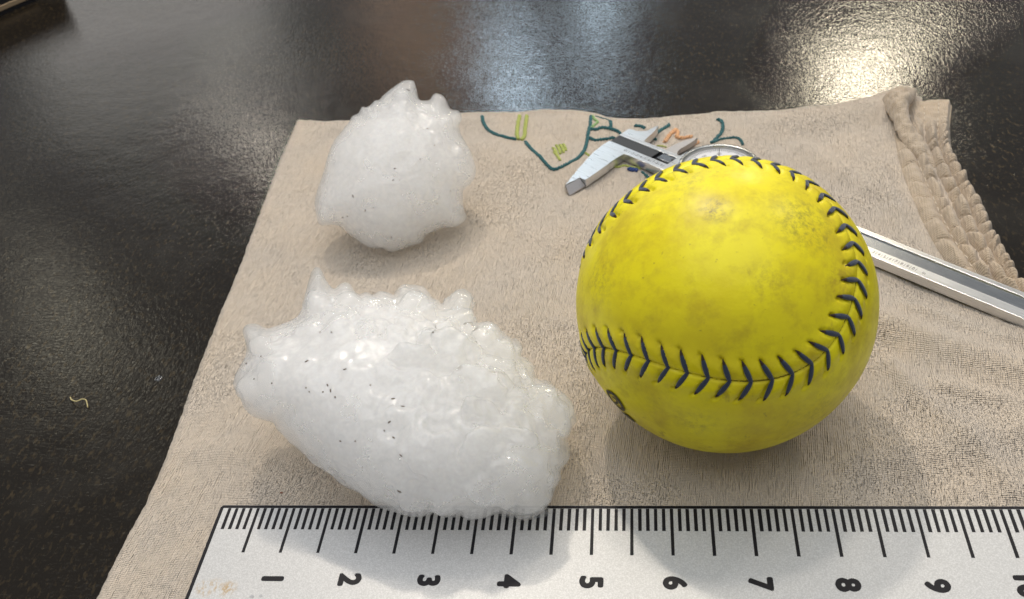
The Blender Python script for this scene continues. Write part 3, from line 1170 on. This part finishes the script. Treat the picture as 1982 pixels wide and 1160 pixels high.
def c2_(p):
    return (560 + p[0] / 2.762, 120 + p[1] / 2.762)


big_out = [c1(p) for p in [(390, 60), (405, 42), (425, 50), (455, 105), (482, 138), (500, 125), (525, 105), (550, 110), (578, 152), (600, 162), (620, 150), (650, 165),
    (680, 148), (720, 155), (745, 165), (765, 130), (800, 120), (850, 130), (885, 150), (910, 185), (945, 205), (975, 180), (1005, 150), (1035, 145), (1065, 165),
    (1078, 205), (1070, 235), (1085, 265), (1095, 290), (1150, 295), (1200, 325), (1250, 360), (1300, 380), (1305, 410), (1290, 422), (1330, 470), (1338, 520),
    (1370, 540), (1420, 550), (1450, 580), (1490, 600), (1515, 645), (1518, 690), (1500, 740), (1470, 775), (1482, 805), (1487, 850), (1480, 890), (1455, 920),
    (1440, 970), (1410, 1020), (1390, 1060), (1360, 1095), (1310, 1115), (1260, 1102), (1215, 1085), (1180, 1085), (1130, 1108), (1080, 1122), (1030, 1105), (980, 1105),
    (920, 1090), (870, 1100), (830, 1105), (780, 1095), (720, 1080), (650, 1055), (560, 1000), (470, 940), (390, 885), (310, 810), (250, 750), (225, 705),
    (180, 695), (120, 670), (90, 630), (75, 590), (52, 560), (55, 510), (75, 470), (100, 430), (110, 390), (95, 340), (95, 300), (120, 285), (160, 290), (200, 305),
    (250, 290), (300, 270), (335, 240), (350, 200), (370, 120)]]
small_out = [c2_(p) for p in [(480, 205), (510, 175), (560, 135), (610, 105), (650, 95), (670, 105), (680, 140), (685, 180), (700, 205), (740, 208), (765, 185), (780, 168),
    (810, 170), (835, 195), (850, 240), (870, 258), (900, 262), (918, 280), (918, 310), (905, 340), (912, 380), (930, 410), (950, 450), (975, 500), (990, 540), (995, 590),
    (985, 630), (965, 660), (930, 690), (928, 740), (930, 790), (945, 825), (930, 855), (890, 880), (850, 885), (820, 885), (770, 905), (725, 930), (710, 965), (650, 985),
    (600, 1000), (545, 1017), (500, 998), (440, 995), (400, 980), (350, 945), (300, 905), (275, 880), (230, 870), (185, 875), (155, 860), (145, 820), (135, 760), (145, 700),
    (165, 640), (185, 580), (210, 490), (240, 420), (280, 370), (320, 320), (335, 290), (370, 275), (390, 240), (410, 245), (440, 225), (455, 207)]]
# knobs and overlapping scales of the large stone (crop position, radius in the same crop, lift)
lob = [((420, 215), 70, .15), ((540, 200), 60, .25), ((640, 230), 60, .25), ((730, 250), 62, .25), ((820, 220), 75, .25), ((900, 260), 70, .2), ((1010, 260), 78, .2),
       ((1130, 370), 85, .2), ((1210, 420), 80, .2), ((1000, 400), 80, .15), ((880, 390), 70, .15), ((760, 360), 66, .2), ((620, 340), 70, .15), ((500, 330), 80, .10),
       ((390, 330), 80, .10), ((560, 510), 70, .10), ((700, 520), 75, .10), ((800, 470), 60, .12), ((1000, 590), 95, .16), ((900, 560), 75, .12), ((1190, 560), 95, .15),
       ((1260, 690), 95, .16), ((1130, 700), 85, .14), ((950, 800), 110, .12), ((1120, 780), 90, .16), ((1270, 900), 130, .18), ((1080, 970), 110, .10), ((1390, 650), 90, .15),
       ((1400, 800), 80, .15), ((1330, 1010), 85, .15), ((840, 640), 80, .08), ((160, 380), 60, .1), ((150, 560), 90, .12), ((230, 500), 90, .05), ((420, 600), 120, .02),
       ((700, 820), 130, .02), ((980, 1010), 90, .06), ((1200, 830), 70, .15), ((1310, 560), 60, .18), ((680, 300), 40, .3), ((790, 300), 42, .3), ((880, 320), 40, .25),
       ((960, 320), 42, .3), ((560, 270), 42, .3), ((470, 270), 40, .25), ((1080, 440), 42, .3), ((1160, 470), 46, .3), ((1060, 330), 40, .3)]
rl = random.Random(4)
for _ in range(30):
    x_, y_ = rl.uniform(640, 1450), rl.uniform(400, 1080)
    if y_ < 1180 - .55 * x_ + 0 and x_ < 760:
        continue
    lob.append(((x_, y_), rl.uniform(80, 140), rl.uniform(.20, .34), 1))
big_clear = [c1(p) + (r / 2.2314,) for p, r in (((405, 110), 85), ((530, 160), 60), ((660, 190), 50), ((1030, 190), 75), ((1430, 660), 110), ((1310, 920), 175), ((1330, 1060), 90),
                                                ((130, 560), 105), ((150, 640), 80), ((140, 350), 75), ((1200, 430), 70), ((1290, 400), 60), ((820, 160), 60))]
small_clear = [c2_(p) + (r / 2.762,) for p, r in (((640, 130), 60), ((800, 210), 60), ((890, 300), 50), ((950, 560), 60), ((900, 840), 60), ((200, 820), 70), ((480, 960), 60))]
M_ICE = mat_ice('milky_wet_ice')
stone, body, PB, ob = hailstone('hailstone', big_out, (790, 760), 1.00, .66, 190, [c1(p) + (r / 2.2314, l) + tuple(x) for p, r, l, *x in lob], .0036, 3.1, .34, .00030, .02, big_clear, (.0010, .0036))
body.data.materials.append(M_ICE)
tag(stone, 'large oblong knobbly hailstone lying against the ruler beside the softball', 'hailstone', 'hailstones on the cloth')
lob2 = [((600, 190), 45, .2), ((740, 260), 45, .2), ((830, 330), 42, .2), ((560, 260), 36, .2), ((660, 300), 36, .2), ((450, 300), 36, .18), ((890, 500), 45, .15),
        ((900, 790), 40, .15), ((480, 945), 45, .1), ((200, 810), 40, .1), ((700, 380), 30, .18), ((790, 440), 30, .18)]
stone2, body2, PB2, ob2 = hailstone('hailstone', small_out, (766, 330), .80, .66, 165, [c2_(p) + (r / 2.762, l) for p, r, l in lob2], .0036, 8.7, .12, .00016, .02, small_clear, (.0004, .0009))
body2.data.materials.append(M_ICE)
tag(stone2, 'smaller rounded hailstone with jagged top at the far edge of the cloth', 'hailstone', 'hailstones on the cloth')

# specks of dirt frozen into the faces
M_DIRT = simple('brown_dirt', (.085, .055, .040), .8)


def specks(root, body, org, pts):
    dg = bpy.context.evaluated_depsgraph_get()
    dg.update()
    ev = body.evaluated_get(dg)
    for (x, y, ln, an) in pts:
        d = Vector(ray(x, y)).normalized()
        hit, loc, nrm, _ = ev.ray_cast(Vector(CAM) - Vector(org), d)
        if not hit:
            continue
        bm = bmesh.new()
        bmesh.ops.create_icosphere(bm, subdivisions=1, radius=1)
        for v in bm.verts:
            v.co = (v.co.x * ln * random.uniform(1.0, 1.3), v.co.y * .00027, v.co.z * .00018)
        o = bm_obj('dirt_speck', bm, M_DIRT, root, True)
        q = nrm.to_track_quat('Z', 'Y').to_matrix().to_4x4()
        o.matrix_basis = Matrix.Translation(loc + nrm * .00006) @ q @ Matrix.Rotation(an, 4, 'Z')


specks(stone, body, ob, [c1(p) + (l, a) for p, l, a in [((365, 445), .0007, .5), ((530, 480), .0007, .8), ((455, 548), .0005, -1), ((468, 572), .0006, -1), ((488, 600), .0004, -1),
    ((738, 607), .0007, -.5), ((780, 640), .0007, -.3), ((722, 708), .0006, .6), ((772, 852), .0007, -.3), ((765, 1008), .0008, -.4), ((510, 790), .0004, 0), ((740, 775), .0005, -1),
    ((423, 320), .0003, 0), ((472, 320), .0003, .5), ((435, 578), .0003, 0), ((362, 560), .0003, 0), ((376, 577), .0003, .4), ((138, 522), .0003, .9), ((105, 455), .0005, .2), ((168, 424), .0004, 1), ((575, 790), .0003, 0), ((912, 322), .0003, 0), ((640, 548), .0003, 0), ((700, 745), .0003, 1), ((215, 540), .0003, 1)]])
specks(stone2, body2, ob2, [c2_(p) + (l, a) for p, l, a in [((565, 570), .0006, -.3), ((555, 632), .0005, .3), ((340, 718), .0007, -1.2), ((405, 795), .0005, 1.3), ((284, 832), .0004, .5),
    ((310, 826), .0004, .7), ((738, 357), .0005, -.5), ((776, 446), .0004, .2), ((635, 150), .0010, -1.2), ((790, 757), .0003, -.6), ((545, 937), .0004, .1), ((450, 780), .0002, 0), ((590, 632), .0002, 1), ((700, 520), .0003, 1), ((860, 690), .0002, 1)]])

# ------------------------------------------------------------------ dial caliper
ZT = .0080                                     # its upper face
caliper = empty('dial_caliper', (CAL_O[0], CAL_O[1], .0036))
caliper.rotation_euler = (0, 0, math.radians(-41.5))
tag(caliper, 'steel dial caliper with open jaws lying partly hidden behind the softball', 'caliper')
M_ST, M_ST2, M_STD = mat_steel('satin_steel', (.78, .79, .80), .30, .72), mat_steel('bright_steel', (.40, .42, .45), .22, .72), mat_steel('dull_steel', (.48, .46, .46), .42, .72)
M_GROOVE = simple('dark_groove', (.030, .032, .036), .45, .3)
M_ENG = simple('engraving_black', (.03, .03, .035), .6)
CT = ZT - .0036


def cl(x, y, z=ZT):
    """photo survey point -> caliper's own plane coordinates"""
    p = at(x, y, z)[:2] - CAL_O
    return (float(p @ CAL_DIR), float(p @ CAL_N))


U_TOP = float(np.mean([cl(*q)[1] for q in ((1246.6, 273), (1319, 301.7), (1659.5, 438), (1982, 567))]))
U_GU = float(np.mean([cl(*q)[1] for q in ((1316, 307.8), (1667, 448.4), (1982, 575.5))]))
U_GL = float(np.mean([cl(*q)[1] for q in ((1181, 273), (1257.9, 303.2), (1680, 476.9), (1982, 600))]))
U_LO = float(np.mean([cl(*q)[1] for q in ((1217.8, 302.5), (1284.4, 330.5), (1685, 493), (1982, 616))]))
X0, X1 = cl(1198.7, 262.3)[0] - .0005, .245
for nm, (ya, yb), zt in (('beam_rail', (U_GU, U_TOP), CT), ('beam_rail', (U_LO, U_GL), CT)):
    bm = bmesh.new()
    prism(bm, [(X0, ya), (X1, ya), (X1, yb), (X0, yb)], .0002, zt, .00012)
    bm_obj(nm, bm, M_ST, caliper)
xg = cl(1272, 296)[0]
bm = bmesh.new()
prism(bm, [(X0 + .0002, U_GL - .0003), (xg, U_GL - .0003), (xg, U_GU + .0003), (X0 + .0002, U_GU + .0003)], .0004, CT - .0003)
bm_obj('beam_cover_strip', bm, M_GROOVE, caliper)
bm = bmesh.new()
prism(bm, [(.07, U_GL - .0003), (X1, U_GL - .0003), (X1, U_GU + .0003), (.07, U_GU + .0003)], .0004, CT - .0006)
bm_obj('beam_channel', bm, M_ST2, caliper)
bm = bmesh.new()
prism(bm, [(xg, U_GL - .0003), (.0702, U_GL - .0003), (.0702, U_GU + .0003), (xg, U_GU + .0003)], .0003, CT - .0020)
bm_obj('slot_floor', bm, M_GROOVE, caliper)
xs = cl(1268, 294)[0] + .004
bm = bmesh.new()
prism(bm, [(xs, U_GL + .0020), (.075, U_GL + .0020), (.075, U_GU - .0004), (xs, U_GU - .0004)], .0004, CT - .0002, .0002)
slide = bm_obj('rack_slide', bm, M_ST2, caliper)
sp = cl(1302, 309)
bm = bmesh.new()
bmesh.ops.create_cone(bm, cap_ends=True, segments=16, radius1=.0007, radius2=.0007, depth=.0004, matrix=Matrix.Translation((sp[0], sp[1], CT)))
bm_obj('pin_hole', bm, M_ENG, slide)

# fixed jaws
up_jaw = [cl(*q) for q in ((1198.7, 262.3), (1217, 249.5), (1224, 250.5), (1232, 253.5), (1239.8, 254.2), (1247, 253.8), (1252.7, 252.8), (1260, 249.5), (1267, 245.5), (1273.7, 242.6),
                            (1271, 248), (1265.7, 254.7), (1261, 259.5), (1256, 263.6), (1246.6, 272.6))]
up_jaw = [up_jaw[0]] + up_jaw[1:-1] + [(up_jaw[-1][0], U_TOP)]
up_jaw[0] = (X0, U_TOP)
bm = bmesh.new()
prism(bm, up_jaw, .0002, CT - .00005, .0001)
bm_obj('inside_jaw', bm, M_ST, caliper)
lj = [cl(*q) for q in ((1181.7, 274), (1151, 292.7), (1141.3, 302.3), (1118, 328), (1093.7, 358))]
tip_in, tip_b = cl(1133.3, 348.4), cl(1121.5, 343.5)
low = [(X0, U_LO)] + lj[1:] + [cl(1121.5, 343.5), cl(1126, 345), tip_in, cl(1176.9, 317.7), cl(1182, 313), cl(1200, 301.5), cl(1207.5, 297.5)]
low = [(lj[0][0], U_GL)] + lj[1:] + [cl(1096, 356.6), cl(1121.5, 343.5), cl(1126, 345), tip_in, cl(1176.9, 317.7), cl(1179, 315), cl(1200, 301.5), cl(1207.5, 297.5), (cl(1217.8, 302.5)[0], U_LO), (cl(1217.8, 302.5)[0], U_GL)]
# the jaw lies below the lower rail: butt it against the rail
low = [p for p in low if p[1] <= U_LO + 1e-6]
xa, xb = cl(1174, 279)[0], cl(1214, 300)[0]
low = [(X0, U_LO)] + low
low = sorted(set(low), key=low.index)
bm = bmesh.new()
prism(bm, low, .0002, CT - .00006, .0001)
bm_obj('outside_jaw', bm, M_ST, caliper)
# ground-down wedge at the tip
t0, t1, t2 = cl(1094.5, 358.3), cl(1121.5, 343.8), cl(1131.5, 349.5)
b0, b1 = cl(1102.6, 379, .0042), cl(1132.5, 358.5, .0050)
bm = bmesh.new()
vs_ = [bm.verts.new((t0[0], t0[1], CT - .0001)), bm.verts.new((t1[0], t1[1], CT - .0001)), bm.verts.new((b1[0], b1[1], .0012)), bm.verts.new((b0[0], b0[1], .0008)),
       bm.verts.new((t0[0], t0[1], .0003)), bm.verts.new((t1[0], t1[1], .0003)), bm.verts.new((b1[0], b1[1], .0003)), bm.verts.new((b0[0], b0[1], .0003))]
for f in ((0, 1, 2, 3), (7, 6, 5, 4), (0, 4, 5, 1), (1, 5, 6, 2), (2, 6, 7, 3), (3, 7, 4, 0)):
    bm.faces.new([vs_[i] for i in f])
bmesh.ops.recalc_face_normals(bm, faces=bm.faces)
bmesh.ops.bevel(bm, geom=list(bm.edges), offset=.00012, segments=2, affect='EDGES')
bm_obj('jaw_tip', bm, M_STD, caliper)
# sliding inside jaw, set lower than the beam face
ZS = .0068
sj = [cl(*q, ZS) for q in ((1287, 291), (1293, 287), (1304, 281), (1314, 276), (1326, 272), (1338, 269.5), (1349.6, 267.3), (1342, 273), (1333, 279), (1324, 284), (1317, 287.5), (1311, 293), (1316, 299))]
bm = bmesh.new()
prism(bm, sj[:-1] + [(sj[-1][0], U_TOP + .0002), (sj[0][0], U_TOP + .0002)], .0004, ZS - .0036, .0001)
bm_obj('sliding_inside_jaw', bm, M_STD, caliper)
# sliding carriage and lower jaw (mostly behind the ball)
bm = bmesh.new()
xc = cl(1316, 312)[0]
prism(bm, [(xc, U_LO - .004), (xc + .046, U_LO - .004), (xc + .046, U_TOP + .001), (xc, U_TOP + .001)], CT + .0001, CT + .0030, .0004)
bm_obj('carriage', bm, M_ST, caliper)
bm = bmesh.new()
prism(bm, [(xc, U_LO - .0041), (xc + .004, U_LO - .040), (xc + .010, U_LO - .040), (xc + .022, U_LO - .0041)], .0004, CT + .0001, .0002)
bm_obj('sliding_outside_jaw', bm, M_ST, caliper)
# graduations engraved on the lower rail
yr = (U_LO + U_GL) / 2


def engrave(x_from, digits, tail):
    step = .00254
    for i, dch in enumerate(digits):
        x = x_from + i * step
        text_mesh('engraved_digit', dch, .0017, (x, yr + .0002, CT), 0, M_ENG, caliper, 0, .9, 0, .00002)
        bm = bmesh.new()
        prism(bm, [(x + step / 2 - .00008, yr - .0008), (x + step / 2 + .00008, yr - .0008), (x + step / 2 + .00008, yr + .0010), (x + step / 2 - .00008, yr + .0010)], CT - .0001, CT + .00002)
        bm_obj('engraved_line', bm, M_ENG, caliper)
    if tail:
        text_mesh('engraved_unit', tail, .0015, (x_from + len(digits) * step + .0022, yr, CT), 0, M_ENG, caliper, 0, .9, 0, .00002)


engrave(cl(1207, 293)[0], '0123456789123', '')
engrave(cl(1691, 488)[0], '34567890', 'in')
for xx in (U_GU + .0012, U_GU + .0018):
    bm = bmesh.new()
    prism(bm, [(X0, xx - .00007), (X1, xx - .00007), (X1, xx + .00007), (X0, xx + .00007)], CT - .0001, CT + .00002)
    bm_obj('scribed_line', bm, M_STD, caliper)

# dial
ZD = .0180
dc = (np.array([.1796, .1899]) - CAL_O)
dial = empty('dial', (float(dc @ CAL_DIR), float(dc @ CAL_N), 0))
dial.parent = caliper
RD = .0183
M_BEZ, M_FACE = mat_steel('bezel_steel', (.42, .42, .40), .28, .3), simple('dial_face_white', (.62, .62, .64), .5)


def lathe(name, prof, mat, parent, seg=96):
    Vv, Ff_ = [], []
    n = len(prof)
    for i in range(seg):
        a = 2 * math.pi * i / seg
        Vv += [(r * math.cos(a), r * math.sin(a), z) for r, z in prof]
    for i in range(seg):
        for k in range(n - 1):
            Ff_.append((i * n + k, ((i + 1) % seg) * n + k, ((i + 1) % seg) * n + k + 1, i * n + k + 1))
    return mesh_obj(name, Vv, Ff_, mat, parent)


zd = ZD - .0036
lathe('dial_bezel', [(RD - .0004, CT + .0030), (RD, zd - .004), (RD, zd - .0012), (RD - .0003, zd - .0003), (RD - .0010, zd), (RD - .0018, zd - .0002), (RD - .0022, zd - .0010), (RD - .0022, zd - .0022)], M_BEZ, dial)
lathe('dial_face', [(0, zd - .0019), (RD - .0020, zd - .0019)], M_FACE, dial)
for i in range(100):
    a = 2 * math.pi * i / 100
    big = i % 10 == 0
    r1, r2 = RD - .0026, RD - (.0052 if big else .0043)
    wd = .00017
    bm = bmesh.new()
    ca, sa = math.cos(a), math.sin(a)
    prism(bm, [(r * ca - k * wd * sa, r * sa + k * wd * ca) for r, k in ((r2, -1), (r1, -1), (r1, 1), (r2, 1))], zd - .00195, zd - .00188)
    bm_obj('dial_mark', bm, M_ENG, dial)
def dial_angle(x, y):
    p = at(x, y, ZD)[:2] - np.array([.1796, .1899])
    return math.atan2(p @ CAL_N, p @ CAL_DIR)
an0 = dial_angle(1392, 290)
for k, s_ in enumerate(('50', '40', '30', '20', '10', '0', '90', '80', '70', '60')):
    a = an0 - k * 2 * math.pi / 10
    rr_ = RD - .0068
    text_mesh('dial_numeral', s_, .0018, (rr_ * math.cos(a), rr_ * math.sin(a), zd - .0019), a - math.pi / 2, M_ENG, dial, .0, .9, 0, .00003)
bm = bmesh.new()
a = an0
ca, sa = math.cos(a), math.sin(a)
prism(bm, [(r * ca - k * sa, r * sa + k * ca) for r, k in ((-.004, -.0004), (RD - .0028, -.00012), (RD - .0028, .00012), (-.004, .0004))], zd - .0014, zd - .0012)
bm_obj('dial_needle', bm, M_ENG, dial)
mg = Mat('dial_crystal').set(Base_Color=rgb(1, 1, 1), Roughness=.03, Alpha=.10, IOR=1.45)
lathe('dial_crystal', [(0, zd - .0004), (RD * .6, zd - .0005), (RD - .0018, zd - .0009)], mg.m, dial)

# ------------------------------------------------------------------ black case at the far left
pa, pb = at(8, 28, 0)[:2], at(120, -20, 0)[:2]
dirb = (pb - pa) / np.linalg.norm(pb - pa)
nb = np.array([-dirb[1], dirb[0]])
case = empty('black_case', (pb[0], pb[1], 0))
case.rotation_euler = (0, 0, math.atan2(dirb[1], dirb[0]))
tag(case, 'black case with tan trim strip standing at the far left of the table', 'case')
M_CASE = simple('black_case_shell', (.008, .007, .010), .5)
M_TRIM = simple('tan_case_trim', (.30, .215, .130), .6)
bm = bmesh.new()
prism(bm, [(-.16, 0), (0, 0), (0, .11), (-.16, .11)], 0, .033, .003)
bm_obj('case_shell', bm, M_CASE, case)
bm = bmesh.new()
prism(bm, [(-.16, -.0012), (-.022, -.0012), (-.022, .0010), (-.16, .0010)], .0035, .0068, .0004)
bm_obj('trim_strip', bm, M_TRIM, case)

# ------------------------------------------------------------------ small stray things
pts = [at(x, y, .0006) for x, y in ((136, 769), (140, 777), (150, 781), (160, 777), (168, 778), (170, 789))]
fp = smooth_path(pts, 40)
fp[:, 2] += .0012 * np.sin(np.linspace(0, 3.1, 40))
v_, f_ = tube(fp, .00022, 6)
fib = mesh_obj('thread_scrap', v_, f_, simple('straw_thread', (.55, .46, .22), .7))
tag(fib, 'thin curly straw coloured thread scrap on the dark table', 'thread')


def water_drop(name, x, y, z, r, label, flatk=.45):
    p = at(x, y, z)
    bm = bmesh.new()
    bmesh.ops.create_icosphere(bm, subdivisions=4, radius=1)
    for v in bm.verts:
        k = 1 + .18 * mnoise.noise(v.co * 1.3 + Vector((x, y, 0)))
        v.co = (v.co.x * r * k, v.co.y * r * k, max(v.co.z, -.02) * r * flatk)
    mw = Mat('clear_water').set(Base_Color=rgb(1, 1, 1), Roughness=.02, IOR=1.33, Transmission_Weight=1.0, Alpha=.55)
    o = bm_obj(name, bm, mw.m, None, True)
    o.location = (p[0], p[1], z + .00006)
    tag(o, label, 'water drop')
    return o


water_drop('water_drop', 307, 733, 0.0, .0016, 'single water drop on the bare dark table left of the cloth')
water_drop('water_drop', 487, 1155, RZ, .0007, 'larger water drop near the bottom left of the ruler')
water_drop('water_drop', 505, 1154, RZ, .0005, 'tiny water drop right beside the larger drop on the ruler')
# melt water creeping along the graduations under the large stone
bm = bmesh.new()
for (x, y, rx, ry) in ((1006, 998, .0052, .0016), (1030, 996, .0040, .0017), (1046, 994, .0030, .0020), (1056, 990, .0028, .0014), (984, 996, .0035, .0013)):
    p = at(x, y, RZ)
    ret = bmesh.ops.create_icosphere(bm, subdivisions=3, radius=1)
    for v in ret['verts']:
        v.co = (p[0] + v.co.x * rx, p[1] + v.co.y * ry, RZ + .00006 + max(v.co.z, -.05) * .0007)
mw = Mat('melt_water').set(Base_Color=rgb(.8, .8, .8), Roughness=.02, IOR=1.33, Alpha=.12)
pud = bm_obj('melt_water', bm, mw.m, None, True)
tag(pud, 'thin film of melt water on the ruler under the large hailstone', 'puddle')
p = on_cloth(545, 955, .0002)
bm = bmesh.new()
bmesh.ops.create_icosphere(bm, subdivisions=2, radius=1)
for v in bm.verts:
    v.co = (v.co.x * .0006, v.co.y * .0004, v.co.z * .0003)
crumb = bm_obj('crumb', bm, simple('brown_crumb', (.22, .09, .05), .8), None, True)
crumb.location = p
tag(crumb, 'tiny reddish brown crumb on the cloth below the large hailstone', 'crumb')
